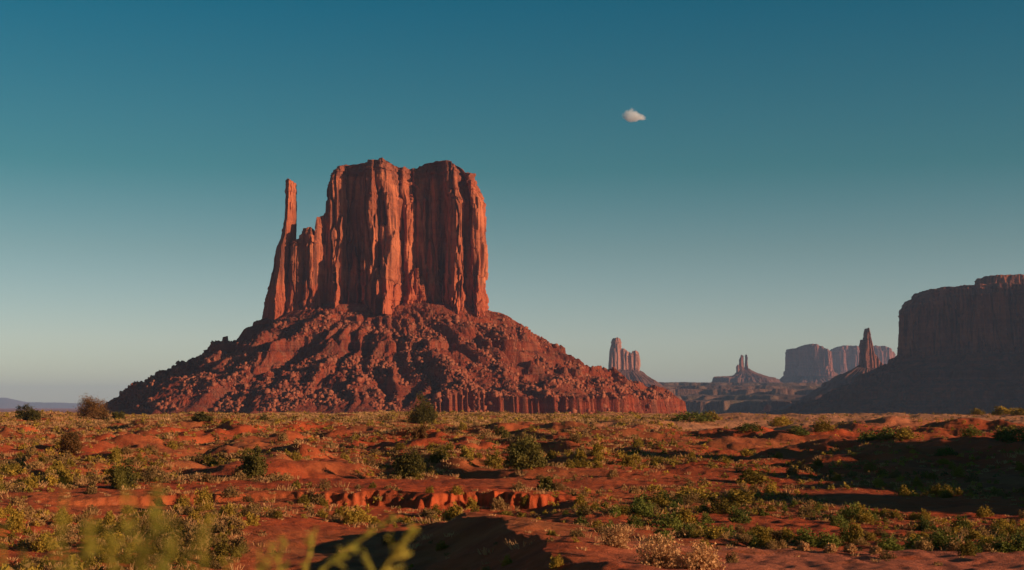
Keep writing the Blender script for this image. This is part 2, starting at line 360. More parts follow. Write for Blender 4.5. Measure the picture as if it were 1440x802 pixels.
    X = X + nx[None, :] * d; Y = Y + ny[None, :] * d
    rough_top = S * (1.6 * fbm(c[:, 0] / (9 * S), c[:, 1] / (9 * S), 0, 3, seed + 11) + 1.6 * (cell(c[:, 0] / (8 * S), c[:, 1] / (8 * S), 0 * c[:, 0], seed + 12) - 0.5))[None, :] * t ** 6
    Z = Z + rough_top
    V = [np.stack([X, Y, Z], -1).reshape(-1, 3)]
    K = 24; cx, cy = X[-1].mean(), Y[-1].mean()
    for k in range(1, K + 1):                       # the top
        s = 1 - k / K
        xx = cx + (X[-1] - cx) * s; yy_ = cy + (Y[-1] - cy) * s
        z1 = ztop((xx - xl[-1].min()) / max(1e-3, (xr[-1].max() - xl[-1].min())) * (xmax - xmin) + xmin)
        b = min(1, k / 3)
        zz = Z[-1] * (1 - b) + (z1 + S * 1.8 * fbm(xx / (11 * S), yy_ / (11 * S), 0, 3, seed + 13)) * b
        V.append(np.stack([xx, yy_, zz], -1))
    V = np.vstack(V)
    o = mesh_np(name, V, grid_quads(M + K, N, True), None, mat, parent, smooth=False)
    if label: o['label'] = label
    return o
def talus(name, C, ang, rin, rout, profs, mat, parent, n_ang=1000, n_r=300, S=1.0, seed=0, gully=13, ledges=((61, 6.5), (90, 4), (36, 4)), rough=1.0, front=(185, 355), label=None):
    """rubble apron: rin/rout by direction (degrees, 0 right, 270 towards the camera), profs: direction -> [(rho, z)]"""
    f0, f1 = front
    nf = int(n_ang * 0.86)
    th = np.concatenate([np.linspace(f0, f1, nf, endpoint=False), np.linspace(f1, f0 + 360, n_ang - nf, endpoint=False)])
    tw = np.mod(th, 360)
    ri = np.interp(tw, ang, rin); ro = np.interp(tw, ang, rout)
    T = np.radians(th)[None, :]
    rho = np.unique(np.concatenate([np.linspace(-0.22, 1.25, n_r - 60), np.linspace(0.90, 1.0, 60)]))[:, None]; n_r = len(rho)
    keys = sorted(profs); c8 = 34; lm = sstep((tw - 276) / 14)[None, :] * 0.93 + 0.07
    rw = rho + sstep((rho - 0.86) / 0.05) * (0.05 * (np.abs(perlin(np.cos(T) * c8 + 1.2 * perlin(np.cos(T) * 11, np.sin(T) * 11, 0, seed + 57), np.sin(T) * c8, 0.2, seed + 50)) - 0.25) * 2 * lm + 0.03 * lm * (np.abs(perlin(np.cos(T) * 75, np.sin(T) * 75, 0.2, seed + 53)) - 0.25) + 0.05 * lm * perlin(np.cos(T) * 12, np.sin(T) * 12, 0.2, seed + 51))
    tabs = [np.interp(rw.ravel(), [p[0] for p in profs[k]], [p[1] for p in profs[k]]).reshape(rw.shape) for k in keys]
    keys2 = keys + [keys[0] + 360]; tabs2 = np.array(tabs + [tabs[0]]); ci_ = np.arange(len(th))
    tt = np.where(tw < keys[0], tw + 360, tw)
    idx = np.clip(np.searchsorted(keys2, tt, side='right') - 1, 0, len(keys2) - 2)
    kk = np.array(keys2, float); fr = sstep((tt - kk[idx]) / (kk[idx + 1] - kk[idx]))
    Z = tabs2[idx, :, ci_].T * (1 - fr)[None, :] + tabs2[idx + 1, :, ci_].T * fr[None, :]
    wob = 1 + 0.08 * fbm(np.cos(T) * 3, np.sin(T) * 3, 0.3, 3, seed + 40)
    RR = np.maximum(ri[None, :] + (ro[None, :] * wob - ri[None, :]) * rho, ri[None, :] * 0.15)
    X = C[0] + np.cos(T) * RR; Y = C[1] + np.sin(T) * RR
    env = np.clip(rho * 3.5, 0, 1) * (0.35 + 0.65 * np.clip((0.95 - rho) * 6, 0, 1)) * np.clip((1.2 - rho) * 5, 0, 1)
    u = X / (62 * S); v = Y / (62 * S)
    aa = np.cos(T) * 6.0; bb = np.sin(T) * 6.0
    wp = 0.55 * perlin(u, v, 0, seed); wq = 0.4 * perlin(u * 2.1, v * 2.1, 4, seed + 3)
    gl = np.abs(perlin(aa + wp, bb + wq, rho * 1.4, seed + 1))
    gl2 = np.abs(perlin(aa * 1.7 + wq * 3, bb * 1.7 + wp * 3, rho * 4.5, seed + 2))
    hum = fbm(X / (34 * S), Y / (34 * S), 0, 3, seed + 4)
    Z = Z + env * S * (gully * (gl - 0.22) * 1.3 + gully * 0.5 * (gl2 - 0.22) * 1.5 + gully * 0.35 * hum)
    for zl, wd in ledges:
        wd = wd * S; zl = zl + 5 * S * perlin(X / (70 * S), Y / (70 * S), 0, seed + 20)
        fz = (Z - zl) / wd; msk = sstep((perlin(X / (38 * S), Y / (38 * S), 1.5, seed + 21) + 0.34) * 5) * (np.abs(fz) < 1)
        Z = np.where(np.abs(fz) < 1, Z * (1 - msk) + msk * (zl + np.sign(fz) * np.abs(fz) ** 0.25 * wd), Z)
    wx = X + 5 * S * perlin(X / (12 * S), Y / (12 * S), 0, seed + 30); wy = Y + 5 * S * perlin(X / (12 * S), Y / (12 * S), 5.5, seed + 31)
    b1 = 0.2 - np.abs(perlin(wx / (17 * S), wy / (17 * S), 0, seed + 5))
    b2 = 0.2 - np.abs(perlin(wx / (6.5 * S), wy / (6.5 * S), 0, seed + 6))
    c1 = cell(wx / (5.5 * S), wy / (5.5 * S), 0 * X, seed + 7) - 0.5
    c2 = cell(wx / (2.4 * S) + 3, wy / (2.4 * S), 0 * X, seed + 9) - 0.5
    fade = 1 - 0.78 * sstep((rho - 0.925) / 0.02)
    Z = Z + rough * S * np.clip((rho + 0.2) * 5, 0, 1) * (0.25 + 0.95 * sstep(perlin(X / (40 * S), Y / (55 * S), 3.3, seed + 15) * 3 + 0.55)) * (2.6 * b1 + 2.6 * b2 + 1.3 * c1 + 1.2 * c2 + 1.0 * fbm(X / (2.6 * S), Y / (2.6 * S), 0, 3, seed + 8)) * fade
    V = np.stack([X, Y, Z], -1)
    o = mesh_np(name, V.reshape(-1, 3), grid_quads(n_r, n_ang, True)[:, ::-1], None, mat, parent)
    if label: o['label'] = label
    return o, V, rho[:, 0]
def boulders(name, V, rho, n, smin, smax, mat, parent, seed, lo=0.05, hi=0.98, nf=0.86):
    rg = np.random.default_rng(seed)
    rows = np.where((rho > lo) & (rho < hi))[0]
    cols = int(V.shape[1] * nf)
    u = rg.random(n) ** 0.6
    ri = rows[(u * (len(rows) - 1)).astype(int)]; ci = rg.integers(0, cols, n)
    # rubble gathers in trains
    keep = perlin(V[ri, ci, 0] / 38, V[ri, ci, 1] / 38, 0, seed) > rg.random(n) * 0.5 - 0.22
    c = V[ri, ci][keep]; n = len(c)
    size = smin * (smax / smin) ** (rg.random(n) ** 4.6)
    cube = np.array([[x, y, z] for x in (-1, 1) for y in (-1, 1) for z in (-1, 1)], float) * 0.5
    cube = np.vstack([cube, [[0, 0, 0.72], [0.62, 0, 0.1], [-0.6, 0.1, 0], [0, -0.66, 0.1]]])
    fq = np.array([[0, 8, 4], [4, 8, 6], [6, 8, 2]])
    v = np.repeat(cube[None], n, 0) + rg.normal(0, 0.13, (n, 12, 3))
    v = v[:, [0, 1, 2, 3, 4, 5, 6, 7, 8, 9, 10, 11]]
    v *= (size[:, None] * rg.uniform(0.6, 1.25, (n, 3)))[:, None, :]
    a = rg.uniform(0, 6.28, n); b = rg.normal(0, 0.45, n)
    ca, sa, cb, sb = np.cos(a), np.sin(a), np.cos(b), np.sin(b)
    Rm = np.zeros((n, 3, 3)); Rm[:, 0, 0] = ca; Rm[:, 0, 1] = -sa * cb; Rm[:, 0, 2] = sa * sb
    Rm[:, 1, 0] = sa; Rm[:, 1, 1] = ca * cb; Rm[:, 1, 2] = -ca * sb; Rm[:, 2, 1] = sb; Rm[:, 2, 2] = cb
    v = np.einsum('nij,nkj->nki', Rm, v) + c[:, None, :] + np.array([0, 0, 0.15]) * size[:, None, None]
    # index i = 4*x + 2*y + z ; apex vertices 8 top, 9 +x, 10 -x, 11 -y
    f = np.array([[1, 5, 8], [5, 7, 8], [7, 3, 8], [3, 1, 8], [4, 6, 9], [6, 7, 9], [7, 5, 9], [5, 4, 9], [0, 1, 10], [1, 3, 10], [3, 2, 10], [2, 0, 10],
                  [0, 4, 11], [4, 5, 11], [5, 1, 11], [1, 0, 11], [2, 3, 7], [2, 7, 6], [0, 2, 6], [0, 6, 4]])
    T = (f[None] + (np.arange(n) * 12)[:, None, None]).reshape(-1, 3)
    o = mesh_np(name, v.reshape(-1, 3), None, T, mat, parent)
    o['kind'] = 'stuff'
    return o

# ------------------------------------------------------------------ the great butte with its thumb
YB = 1500
def X_(px, Y=YB): return (px - 720) * Y / F
def Z_(row, Y=YB): return P(720, row, Y)[2]
def px_tab(pts, Y=YB):      # (px, row) skyline -> function of x
    return tab([(P(a, b, Y)[0], P(a, b, Y)[2]) for a, b in pts])
def side_tab(pts, Y=YB):    # (px, row) outline from top to bottom -> x as a function of z
    q = sorted((P(a, b, Y)[2], P(a, b, Y)[0]) for a, b in pts)
    return lambda z: np.interp(z, [p[0] for p in q], [p[1] for p in q])
butte = empty('sandstone_butte', (X_(540), YB, -20), 'huge sunlit red butte with a thin thumb spire on its left and wide rubble apron', 'butte'); butte['_w'] = 1
fr = [(464, 24), (466, 2), (471, -5), (478, -7), (487, -4), (490, 6), (500, 10), (513, 11), (517, -5), (521, -14), (530, -17), (540, -17), (548, -20), (556, -21), (563, -12), (568, 2),
      (571, 12), (573, 2), (577, 0), (584, 4), (588, 12), (592, 8), (597, 13), (605, 17), (618, 12), (625, 16), (632, 12), (635, -3), (640, -9), (652, -11), (659, -7), (661, 9), (667, 8), (669, -6), (677, -6), (682, 3), (684, 20)]
SL = [(496, 342, 425, 17, 9), (478, 300, 430, 14, 4), (512, 330, 430, 10, 5), (583, 372, 432, 26, 13), (576, 250, 300, 10, -5), (536, 262, 322, 15, -6), (528, 300, 430, 16, 5), (552, 322, 430, 20, 5), (540, 360, 430, 18, 5),
      (603, 330, 430, 16, 6), (613, 345, 400, 9, 5), (624, 385, 432, 14, 7), (646, 312, 430, 18, 5), (658, 340, 430, 16, 6), (651, 352, 400, 8, -6), (640, 262, 275, 22, -4), (675, 330, 430, 12, 5), (594, 270, 360, 8, 4), (470, 360, 430, 14, 7), (522, 250, 300, 8, 4)]
_r = random.Random(5); SL += [(_r.uniform(470, 680), _r.uniform(394, 420), 440, _r.uniform(3.5, 8), _r.uniform(2.5, 5.5)) for _ in range(46)]
def plan_from(fr, Yf, depth, Y=YB, ds=1.0):
    p = [(X_(a, Y), Yf + b * ds) for a, b in fr]
    x0, x1 = p[0][0], p[-1][0]; wd = x1 - x0
    p += [(x1 - 0.01 * wd, Yf + depth * 0.55), (x1 - 0.12 * wd, Yf + depth * 0.88), (x1 - 0.35 * wd, Yf + depth), (x0 + 0.35 * wd, Yf + depth * 0.97), (x0 + 0.1 * wd, Yf + depth * 0.8), (x0 + 0.01 * wd, Yf + depth * 0.5)]
    return p
cliff('rock_tower', plan_from(fr, 1508, 95, YB, 1.0), Z_(445), px_tab([(463, 243), (466, 237), (480, 232), (500, 231), (520, 226), (550, 226), (562, 231), (575, 234), (601, 232), (604, 227), (620, 225), (645, 225), (656, 231), (666, 237), (672, 245), (684, 250)]),
      side_tab([(464, 230), (460, 242), (458, 270), (457, 300), (458, 330), (457, 380), (456, 445)]),
      side_tab([(664, 226), (668, 243), (670, 258), (674, 270), (680, 280), (679, 330), (679, 400), (682, 445)]), M_cliff, butte, N=1700, M=460, S=1.0, seed=11, amp=0.75, flare=0.03, slabs=SL, skirt=0.1,
      label='massive flat-topped rock tower with lit buttresses and dark recesses')
cliff('thumb_spire', plan_from([(400, 14), (404, 4), (408.5, -6), (413, -3), (417, 7)], 1512, 24), Z_(450), px_tab([(390, 251), (399, 250), (404, 248), (409, 249), (418, 254)]),
      side_tab([(397, 250), (396, 264), (397, 270), (396, 285), (395, 305), (390, 330), (383, 345), (379, 375), (373, 400), (367, 418), (362, 450)]),
      side_tab([(412.5, 250), (413, 262), (412, 268), (412, 300), (410.5, 335), (408, 360), (407, 380), (406, 400), (410, 450)]), M_cliff, butte, N=340, M=380, S=0.5, seed=31, amp=0.45, flare=0.8,
      label='slender free-standing rock spire like a thumb')
cliff('rock_tower', plan_from([(408, 10), (414, 0), (424, -2), (430, 2), (434, -5), (446, -7), (452, 0), (457, 6), (463, 6), (466, 12)], 1500, 45), Z_(450),
      px_tab([(403, 348), (408, 342), (415, 338), (427, 334), (430, 321), (442, 320), (445, 331), (449, 332), (451, 306), (458, 304), (462, 298)]),
      side_tab([(408, 300), (408, 350), (406, 380), (404, 400), (400, 450)]), side_tab([(461, 300), (462, 350), (466, 450)]), M_cliff, butte, N=520, M=240, S=0.6, seed=51, amp=0.8, flare=0.12,
      label='low knobbly rock fin joining the thumb to the main tower')
zr = lambda pts, pxs: [((a - pxs[0]) / (pxs[1] - pxs[0]), Z_(b)) for a, b in pts]
right_prof = zr([(640, 424), (684, 431), (720, 446), (750, 466), (775, 486), (820, 519), (860, 529), (900, 543), (925, 554), (938, 560)], (684, 958)) + [(0.955, 7), (0.965, -8), (1.05, -18), (1.25, -34)]
left_prof = zr([(400, 428), (368, 438), (345, 452), (320, 469), (312, 480), (250, 510), (200, 532), (165, 545), (150, 554), (138, 564), (120, 575)], (368, 110)) + [(1.25, -34)]
front_prof = [(-0.22, 114), (0, 107), (0.15, 88), (0.33, 66), (0.5, 45), (0.7, 27), (0.85, 15), (0.925, 11), (0.945, 9), (0.953, -8), (1.05, -15), (1.25, -34)]
soft_prof = [(-0.22, 114), (0, 107), (0.15, 86), (0.33, 64), (0.5, 44), (0.7, 24), (0.85, 9), (1.0, -6), (1.1, -16), (1.25, -34)]
o, TV, trho = talus('talus_slope', (X_(540), 1542), [0, 30, 60, 90, 120, 150, 180, 210, 240, 270, 300, 330, 360], [109, 92, 62, 52, 62, 96, 130, 104, 66, 52, 60, 90, 109],
      [316, 300, 270, 250, 260, 290, 303, 290, 250, 230, 250, 296, 316], {0: right_prof, 90: front_prof, 180: left_prof, 215: left_prof, 235: soft_prof, 280: soft_prof, 292: front_prof, 325: front_prof}, M_talus, butte, n_ang=1350, n_r=400, seed=101, gully=17,
      label='steep rubble apron of red debris with broken ledges')
boulders('boulders', TV, trho, 70000, 0.5, 4.0, M_boulder, butte, 7)

def simple_butte(name, label, cat, Y, bodies, tal, mat, tmat, S, seed, group=None, loc_px=None):
    e = empty(name, (X_(loc_px, Y), Y, -20), label, cat, group); e['_w'] = 1
    for i, b in enumerate(bodies):
        sk = b['sky']; x0, x1 = sk[0][0], sk[-1][0]
        dep = b.get('depth', (x1 - x0) * 0.6 * Y / F); ang = b.get('slant', 0)   # slant: metres the right end comes nearer
        n = 9; rg = np.random.default_rng(seed + i)
        fr_ = []
        for k in range(n):
            a = x0 + (x1 - x0) * k / (n - 1)
            e2 = 0.25 * dep if k in (0, n - 1) else 0
            fr_.append((720 + (a - 720) * (1 - (dep * 0.45 + ang * k / (n - 1)) / Y), e2 - ang * k / (n - 1) + rg.normal(0, 0.03) * dep))
        pl = plan_from(fr_, Y - dep * 0.45, dep, Y)
        if ang:
            pl = [(px_, py_ - (ang * (px_ - pl[0][0]) / (pl[8][0] - pl[0][0]) if j > 8 else 0)) for j, (px_, py_) in enumerate(pl)]
        Yk = lambda a: Y - dep * 0.45 - ang * (a - x0) / (x1 - x0)
        zb = Z_(b['base'], Y)
        skt = tab([(P(a, b_, Yk(a))[0], P(a, b_, Yk(a))[2]) for a, b_ in sk])
        L = side_tab(b['L'], Yk(x0)) if 'L' in b else (lambda z, x=X_(x0, Yk(x0)): 0 * z + x)
        Rr = side_tab(b['R'], Yk(x1)) if 'R' in b else (lambda z, x=X_(x1, Yk(x1)): 0 * z + x)
        cliff('rock_tower', pl, zb, skt, L, Rr, mat, e, N=b.get('N', 360), M=b.get('M', 130), S=S * b.get('s', 1), seed=seed + i * 7, amp=b.get('amp', 0.8), flare=b.get('flare', 0.05))
    if tal:
        c = tal['c']; lp, rp = tal['left'], tal['right']
        rl = (c - lp[0][0]) * Y / F; rrt = (rp[0][0] - c) * Y / F; rol = (c - lp[-1][0]) * Y / F; ror = (rp[-1][0] - c) * Y / F
        zl = [((lp[0][0] - a) / (lp[0][0] - lp[-1][0]), Z_(b_, Y)) for a, b_ in lp]; zrr = [((a - rp[0][0]) / (rp[-1][0] - rp[0][0]), Z_(b_, Y)) for a, b_ in rp]
        zl = [(-0.22, zl[0][1] + 4 * S)] + zl + [(1.25, -60)]; zrr = [(-0.22, zrr[0][1] + 4 * S)] + zrr + [(1.25, -60)]
        mid = [(a, (z1 + np.interp(a, [p[0] for p in zrr], [p[1] for p in zrr])) / 2) for a, z1 in zl]
        fi = tal.get('fin', 0.5); fo = tal.get('fout', (rol + ror) / 2)
        A = [0, 90, 180, 270, 360]
        A = list(range(0, 361, 30))
        def ell(a, rr_, rl_, fb):
            ca, sa = math.cos(R(a)), math.sin(R(a)); rx = rr_ if ca > 0 else rl_
            return 1 / math.sqrt((ca / rx) ** 2 + (sa / fb) ** 2)
        talus('talus_slope', (X_(c, Y), Y), A, [ell(a, rrt, rl, (rl + rrt) / 2 * fi) for a in A], [ell(a, ror, rol, fo) for a in A], {0: zrr, 90: mid, 180: zl, 270: mid}, tmat, e,
              n_ang=tal.get('n', 500), n_r=tal.get('nr', 140), S=S, seed=seed + 60, gully=tal.get('gully', 13), ledges=tal.get('ledges', ((20, 6), (60, 6))), rough=tal.get('rough', 0.8))
    return e
# the dark butte at the right: its wall turns away from the sun
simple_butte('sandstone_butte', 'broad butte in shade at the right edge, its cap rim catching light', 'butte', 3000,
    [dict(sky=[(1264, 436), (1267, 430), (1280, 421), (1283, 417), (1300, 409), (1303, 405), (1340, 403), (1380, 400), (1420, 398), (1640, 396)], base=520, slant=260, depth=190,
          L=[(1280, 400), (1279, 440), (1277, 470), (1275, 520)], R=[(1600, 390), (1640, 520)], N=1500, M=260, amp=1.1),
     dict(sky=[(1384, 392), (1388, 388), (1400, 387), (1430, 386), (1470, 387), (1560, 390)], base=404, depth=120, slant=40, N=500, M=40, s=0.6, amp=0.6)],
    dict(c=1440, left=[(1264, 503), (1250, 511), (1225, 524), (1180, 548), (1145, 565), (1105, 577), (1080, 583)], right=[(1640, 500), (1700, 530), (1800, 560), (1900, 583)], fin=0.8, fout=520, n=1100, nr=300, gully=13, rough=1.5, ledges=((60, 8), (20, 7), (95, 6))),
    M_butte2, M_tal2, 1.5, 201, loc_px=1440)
simple_butte('mesa', 'unseen mesa added past the right edge to shade the broad butte', 'mesa', 2450,  # out-of-frame shade caster, added to darken the right butte's talus
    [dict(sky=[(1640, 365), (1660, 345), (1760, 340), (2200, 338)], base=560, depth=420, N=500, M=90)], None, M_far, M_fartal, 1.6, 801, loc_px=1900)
simple_butte('rock_spire', 'lone red pinnacle with a lit right side rising from a dark slope', 'rock spire', 3800,
    [dict(sky=[(1215, 474), (1217, 467), (1219, 462), (1223, 461), (1226, 470)], base=540, L=[(1219, 461), (1217, 475), (1215, 500), (1213, 540)], R=[(1223, 461), (1226, 475), (1229, 490), (1231, 500), (1236, 540)], depth=40, N=200, M=170, s=0.5, flare=0.3),
     dict(sky=[(1211, 484), (1212, 478), (1215, 478), (1217, 486)], base=540, L=[(1211, 478), (1210, 540)], R=[(1216, 478), (1217, 540)], depth=30, N=120, M=110, s=0.5, flare=0.3),
     dict(sky=[(1226, 500), (1232, 498), (1238, 508), (1245, 516)], base=545, depth=35, N=140, M=60, s=0.5, flare=0.3)],
    dict(c=1222, left=[(1213, 510), (1200, 518), (1175, 535), (1150, 550), (1120, 566), (1080, 580)], right=[(1238, 520), (1260, 530), (1300, 545), (1360, 580)], n=600, nr=180, fout=230, gully=9),
    M_far, M_fartal, 1.4, 301, loc_px=1222)
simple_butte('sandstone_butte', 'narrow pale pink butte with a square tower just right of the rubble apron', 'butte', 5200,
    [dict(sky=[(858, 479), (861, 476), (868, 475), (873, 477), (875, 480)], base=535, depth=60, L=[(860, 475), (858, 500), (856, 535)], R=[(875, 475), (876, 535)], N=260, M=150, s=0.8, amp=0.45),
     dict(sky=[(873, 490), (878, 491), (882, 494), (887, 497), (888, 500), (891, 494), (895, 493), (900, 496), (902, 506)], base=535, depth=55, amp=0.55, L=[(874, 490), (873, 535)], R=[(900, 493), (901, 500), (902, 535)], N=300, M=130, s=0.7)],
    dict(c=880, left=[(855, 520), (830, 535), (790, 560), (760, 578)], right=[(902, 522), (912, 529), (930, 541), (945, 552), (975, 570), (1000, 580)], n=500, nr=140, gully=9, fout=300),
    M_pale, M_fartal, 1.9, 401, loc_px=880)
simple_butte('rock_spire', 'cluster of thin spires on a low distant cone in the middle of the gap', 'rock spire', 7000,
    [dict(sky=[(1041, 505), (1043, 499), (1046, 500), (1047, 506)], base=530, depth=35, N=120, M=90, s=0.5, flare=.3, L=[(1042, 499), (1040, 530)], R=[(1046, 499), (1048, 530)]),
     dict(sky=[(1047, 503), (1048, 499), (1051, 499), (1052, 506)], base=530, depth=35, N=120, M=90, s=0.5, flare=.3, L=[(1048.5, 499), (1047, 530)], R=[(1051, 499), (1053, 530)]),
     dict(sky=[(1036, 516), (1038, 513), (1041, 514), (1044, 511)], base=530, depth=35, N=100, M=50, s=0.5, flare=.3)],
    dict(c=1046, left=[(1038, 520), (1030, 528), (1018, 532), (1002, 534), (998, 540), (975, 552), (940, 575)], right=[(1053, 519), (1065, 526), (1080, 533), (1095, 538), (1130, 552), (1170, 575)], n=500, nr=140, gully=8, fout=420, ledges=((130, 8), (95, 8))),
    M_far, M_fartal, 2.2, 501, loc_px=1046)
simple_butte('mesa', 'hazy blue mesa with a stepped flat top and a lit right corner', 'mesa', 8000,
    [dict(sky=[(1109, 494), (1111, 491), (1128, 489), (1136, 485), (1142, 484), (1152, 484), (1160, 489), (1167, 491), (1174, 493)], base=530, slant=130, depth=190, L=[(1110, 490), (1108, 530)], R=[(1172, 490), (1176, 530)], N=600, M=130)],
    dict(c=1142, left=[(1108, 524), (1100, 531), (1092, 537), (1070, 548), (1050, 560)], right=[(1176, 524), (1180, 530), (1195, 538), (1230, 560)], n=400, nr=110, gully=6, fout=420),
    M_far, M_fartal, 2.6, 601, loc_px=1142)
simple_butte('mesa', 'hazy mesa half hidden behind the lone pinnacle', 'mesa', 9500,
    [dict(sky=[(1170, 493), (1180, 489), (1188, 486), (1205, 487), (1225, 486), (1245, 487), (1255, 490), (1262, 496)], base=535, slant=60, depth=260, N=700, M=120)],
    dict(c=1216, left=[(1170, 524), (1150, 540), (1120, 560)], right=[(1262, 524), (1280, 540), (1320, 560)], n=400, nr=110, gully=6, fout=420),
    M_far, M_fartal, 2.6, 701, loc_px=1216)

# ------------------------------------------------------------------ stepped badlands in the gap, far hills at the left
def badlands():
    nx_, ny_ = 900, 330
    a = np.linspace(820, 1420, nx_)[None, :]; Y = np.geomspace(4100, 8800, ny_)[:, None]
    x = (a - 720) / F * Y; y = Y + 0 * a
    n = fbm(x / 900, y / 900, 0, 5, 81) * 300 + 190 * (np.abs(perlin(x / 150, y / 260, 0, 82)) - 0.2) + 80 * (np.abs(perlin(x / 60, y / 120, 0, 84)) - 0.2) + 14 * fbm(x / 60, y / 60, 0, 3, 87)
    s = (Y - 4100) + n
    z = np.interp(s, [0, 100, 112, 330, 350, 700, 715, 1100, 1120, 1700, 1730, 2600, 4000], [-30, -14, 16, 20, 34, 40, 60, 64, 76, 82, 96, 108, 112])
    z = z + 5 * fbm(x / 90, y / 90, 0, 4, 83)
    z = z - 130 * sstep((Y - 8000) / 700)
    o = mesh_np('hills', np.stack([x, y, z], -1).reshape(-1, 3), grid_quads(ny_, nx_), None, M_bad)
    tag(o, 'stepped purple badland benches in the distance', None, None, 'structure')
M_bad = rock_mat('badland', (0.17, 0.075, 0.05), (0.07, 0.06, 0.036), (0.27, 0.15, 0.10), S=9.0, strata=0.5, streak=0.4)
badlands()
def far_hills():
    a = np.linspace(-500, 300, 500)[None, :]; t = np.linspace(0, 1, 30)[:, None]
    Y = 25500 + 3000 * t + 0 * a
    x = (a - 720) / F * Y
    sky_ = np.interp(a, [-500, -100, 0, 12, 40, 60, 90, 130, 200, 300], [566, 562, 561, 561, 568, 567, 568, 570, 571, 574])
    zt = (572 - sky_) / F * 27000 + 20
    z = -45 + (zt + 45 + 18 * fbm(x / 700, 0, 0, 4, 91)) * np.clip(1 - np.abs(t - 0.5) * 2, 0, 1) ** 0.5 + 8 * fbm(x / 250, Y / 250, 0, 3, 92)
    tag(mesh_np('mountains', np.stack([x, Y, z], -1).reshape(-1, 3), grid_quads(30, 500), None, M_fartal), 'faint blue hills on the left horizon', None, None, 'structure')
far_hills()

# ------------------------------------------------------------------ plants
def leaves(rg, n, cen, rad, size, aspect=2.0, up=0.3):
    """n small triangular leaf sprays round centres"""
    d = rg.normal(0, 1, (n, 3)); d /= np.linalg.norm(d, axis=1)[:, None]; d[:, 2] += up; d /= np.linalg.norm(d, axis=1)[:, None]
    c = cen + rg.normal(0, 1, (n, 3)) * rad
    s = rg.normal(0, 1, (n, 3)); s -= (s * d).sum(1)[:, None] * d; s /= np.linalg.norm(s, axis=1)[:, None]
    L = (size * rg.uniform(0.6, 1.4, n))[:, None]
    v = np.stack([c - s * L / aspect, c + s * L / aspect, c + d * L], 1)
    return v.reshape(-1, 3)
def tri_idx(v): return np.arange(len(v)).reshape(-1, 3)
def tubes(paths, k=5):
    V, Q = [], []; n = 0
    for pts, radii in paths:
        pts = np.array(pts, float)
        for i, (p, r_) in enumerate(zip(pts, radii)):
            d = pts[min(i + 1, len(pts) - 1)] - pts[max(i - 1, 0)]; d /= max(np.linalg.norm(d), 1e-6)
            s = np.cross(d, [0.3, 0.9, 0.2]); s /= np.linalg.norm(s); t = np.cross(d, s)
            a = np.linspace(0, 2 * math.pi, k, endpoint=False)
            V.append(p + r_ * (np.cos(a)[:, None] * s + np.sin(a)[:, None] * t))
        Q.append(grid_quads(len(pts), k, True) + n); n += len(pts) * k
    return np.vstack(V), np.vstack(Q)
def dome_points(rg, n, w, h, seed, hollow=0.35):
    """points in an uneven dome, crowded near its surface"""
    th = rg.uniform(0, 2 * math.pi, n); u = rg.uniform(-0.12, 1, n)
    rr = (hollow + (1 - hollow) * rg.random(n) ** 0.5)
    el = np.arcsin(np.clip(u, -1, 1))
    dx, dy, dz = np.cos(th) * np.cos(el), np.sin(th) * np.cos(el), np.sin(el)
    lump = 0.82 + 0.5 * perlin(dx * 1.9 + seed, dy * 1.9, dz * 1.9, seed)
    return np.stack([dx * rr * lump * w / 2, dy * rr * lump * w / 2, np.maximum(dz, -0.05) * rr * lump * h], -1)
def bush_mesh(name, seed, w, h, n, leaf, mat, up=0.5):
    rg = np.random.default_rng(seed)
    v = leaves(rg, n, dome_points(rg, n, w, h, seed % 97), 0.02 * w, leaf, 2.2, up)
    v[:, 2] = np.maximum(v[:, 2], -0.06)
    return v
def tree(label, px, row, wpx, hpx, mat, seed, n_clump=46, per=95, name='juniper_tree', cat='juniper', loose=1.0, trunk_h=0.25, group=None, leaf=0.13):
    x, y, z = hit(px, row); sc = y / F
    W, H = wpx * sc, hpx * sc
    e = empty(name, (x, y, z - 0.05), label, cat, group)
    rg = np.random.default_rng(seed)
    cc = dome_points(rg, n_clump, W * 0.86, H * (1 - trunk_h) * 0.92, seed % 89, 0.25) + np.array([0, 0, H * trunk_h])
    cc[:, 2] += 0.05
    low = dome_points(rg, n_clump // 3, W * 0.8, H * 0.35, seed % 83, 0.6) + np.array([0, 0, 0.1 * H]); cc = np.vstack([cc, low])
    cr = rg.uniform(0.055, 0.10, len(cc)) * min(W, H) * loose
    v = leaves(rg, len(cc) * per, np.repeat(cc, per, 0), np.repeat(cr, per)[:, None], leaf, 2.4, 0.5)
    v[:, 2] = np.maximum(v[:, 2], 0.0)
    mesh_np('crown', v, None, tri_idx(v), mat, e)
    paths = []
    for k in range(5):
        a = rg.uniform(0, 6.28); s = 0.1 * W
        p0 = np.array([math.cos(a) * 0.05, math.sin(a) * 0.05, -0.1]); p1 = np.array([math.cos(a) * s, math.sin(a) * s, H * 0.22]); tgt = cc[rg.integers(len(cc))]
        paths.append(([p0, p1, (p1 + tgt) / 2 + rg.normal(0, 0.05, 3), tgt], [0.045 * H, 0.03 * H, 0.02 * H, 0.008 * H]))
    for c in cc[rg.permutation(len(cc))[:22]]:
        m_ = np.array([c[0] * 0.4, c[1] * 0.4, c[2] * 0.55 + 0.05 * H]); paths.append(([np.array([0, 0, H * 0.08]), m_, c], [0.014 * H, 0.011 * H, 0.004 * H]))
    V, Q = tubes(paths); mesh_np('trunk', V, Q, None, M_bark, e)
    return e
tree('round bare brown tree on the crest at the foot of the left apron', 131, 589, 52, 35, M_brown, 1, name='desert_tree', cat='tree', loose=1.3, per=170, leaf=0.17)
tree('dark green rounded juniper on the far left crest', 40, 591, 48, 23, M_juniper, 2, trunk_h=0.05, per=170, leaf=0.17)
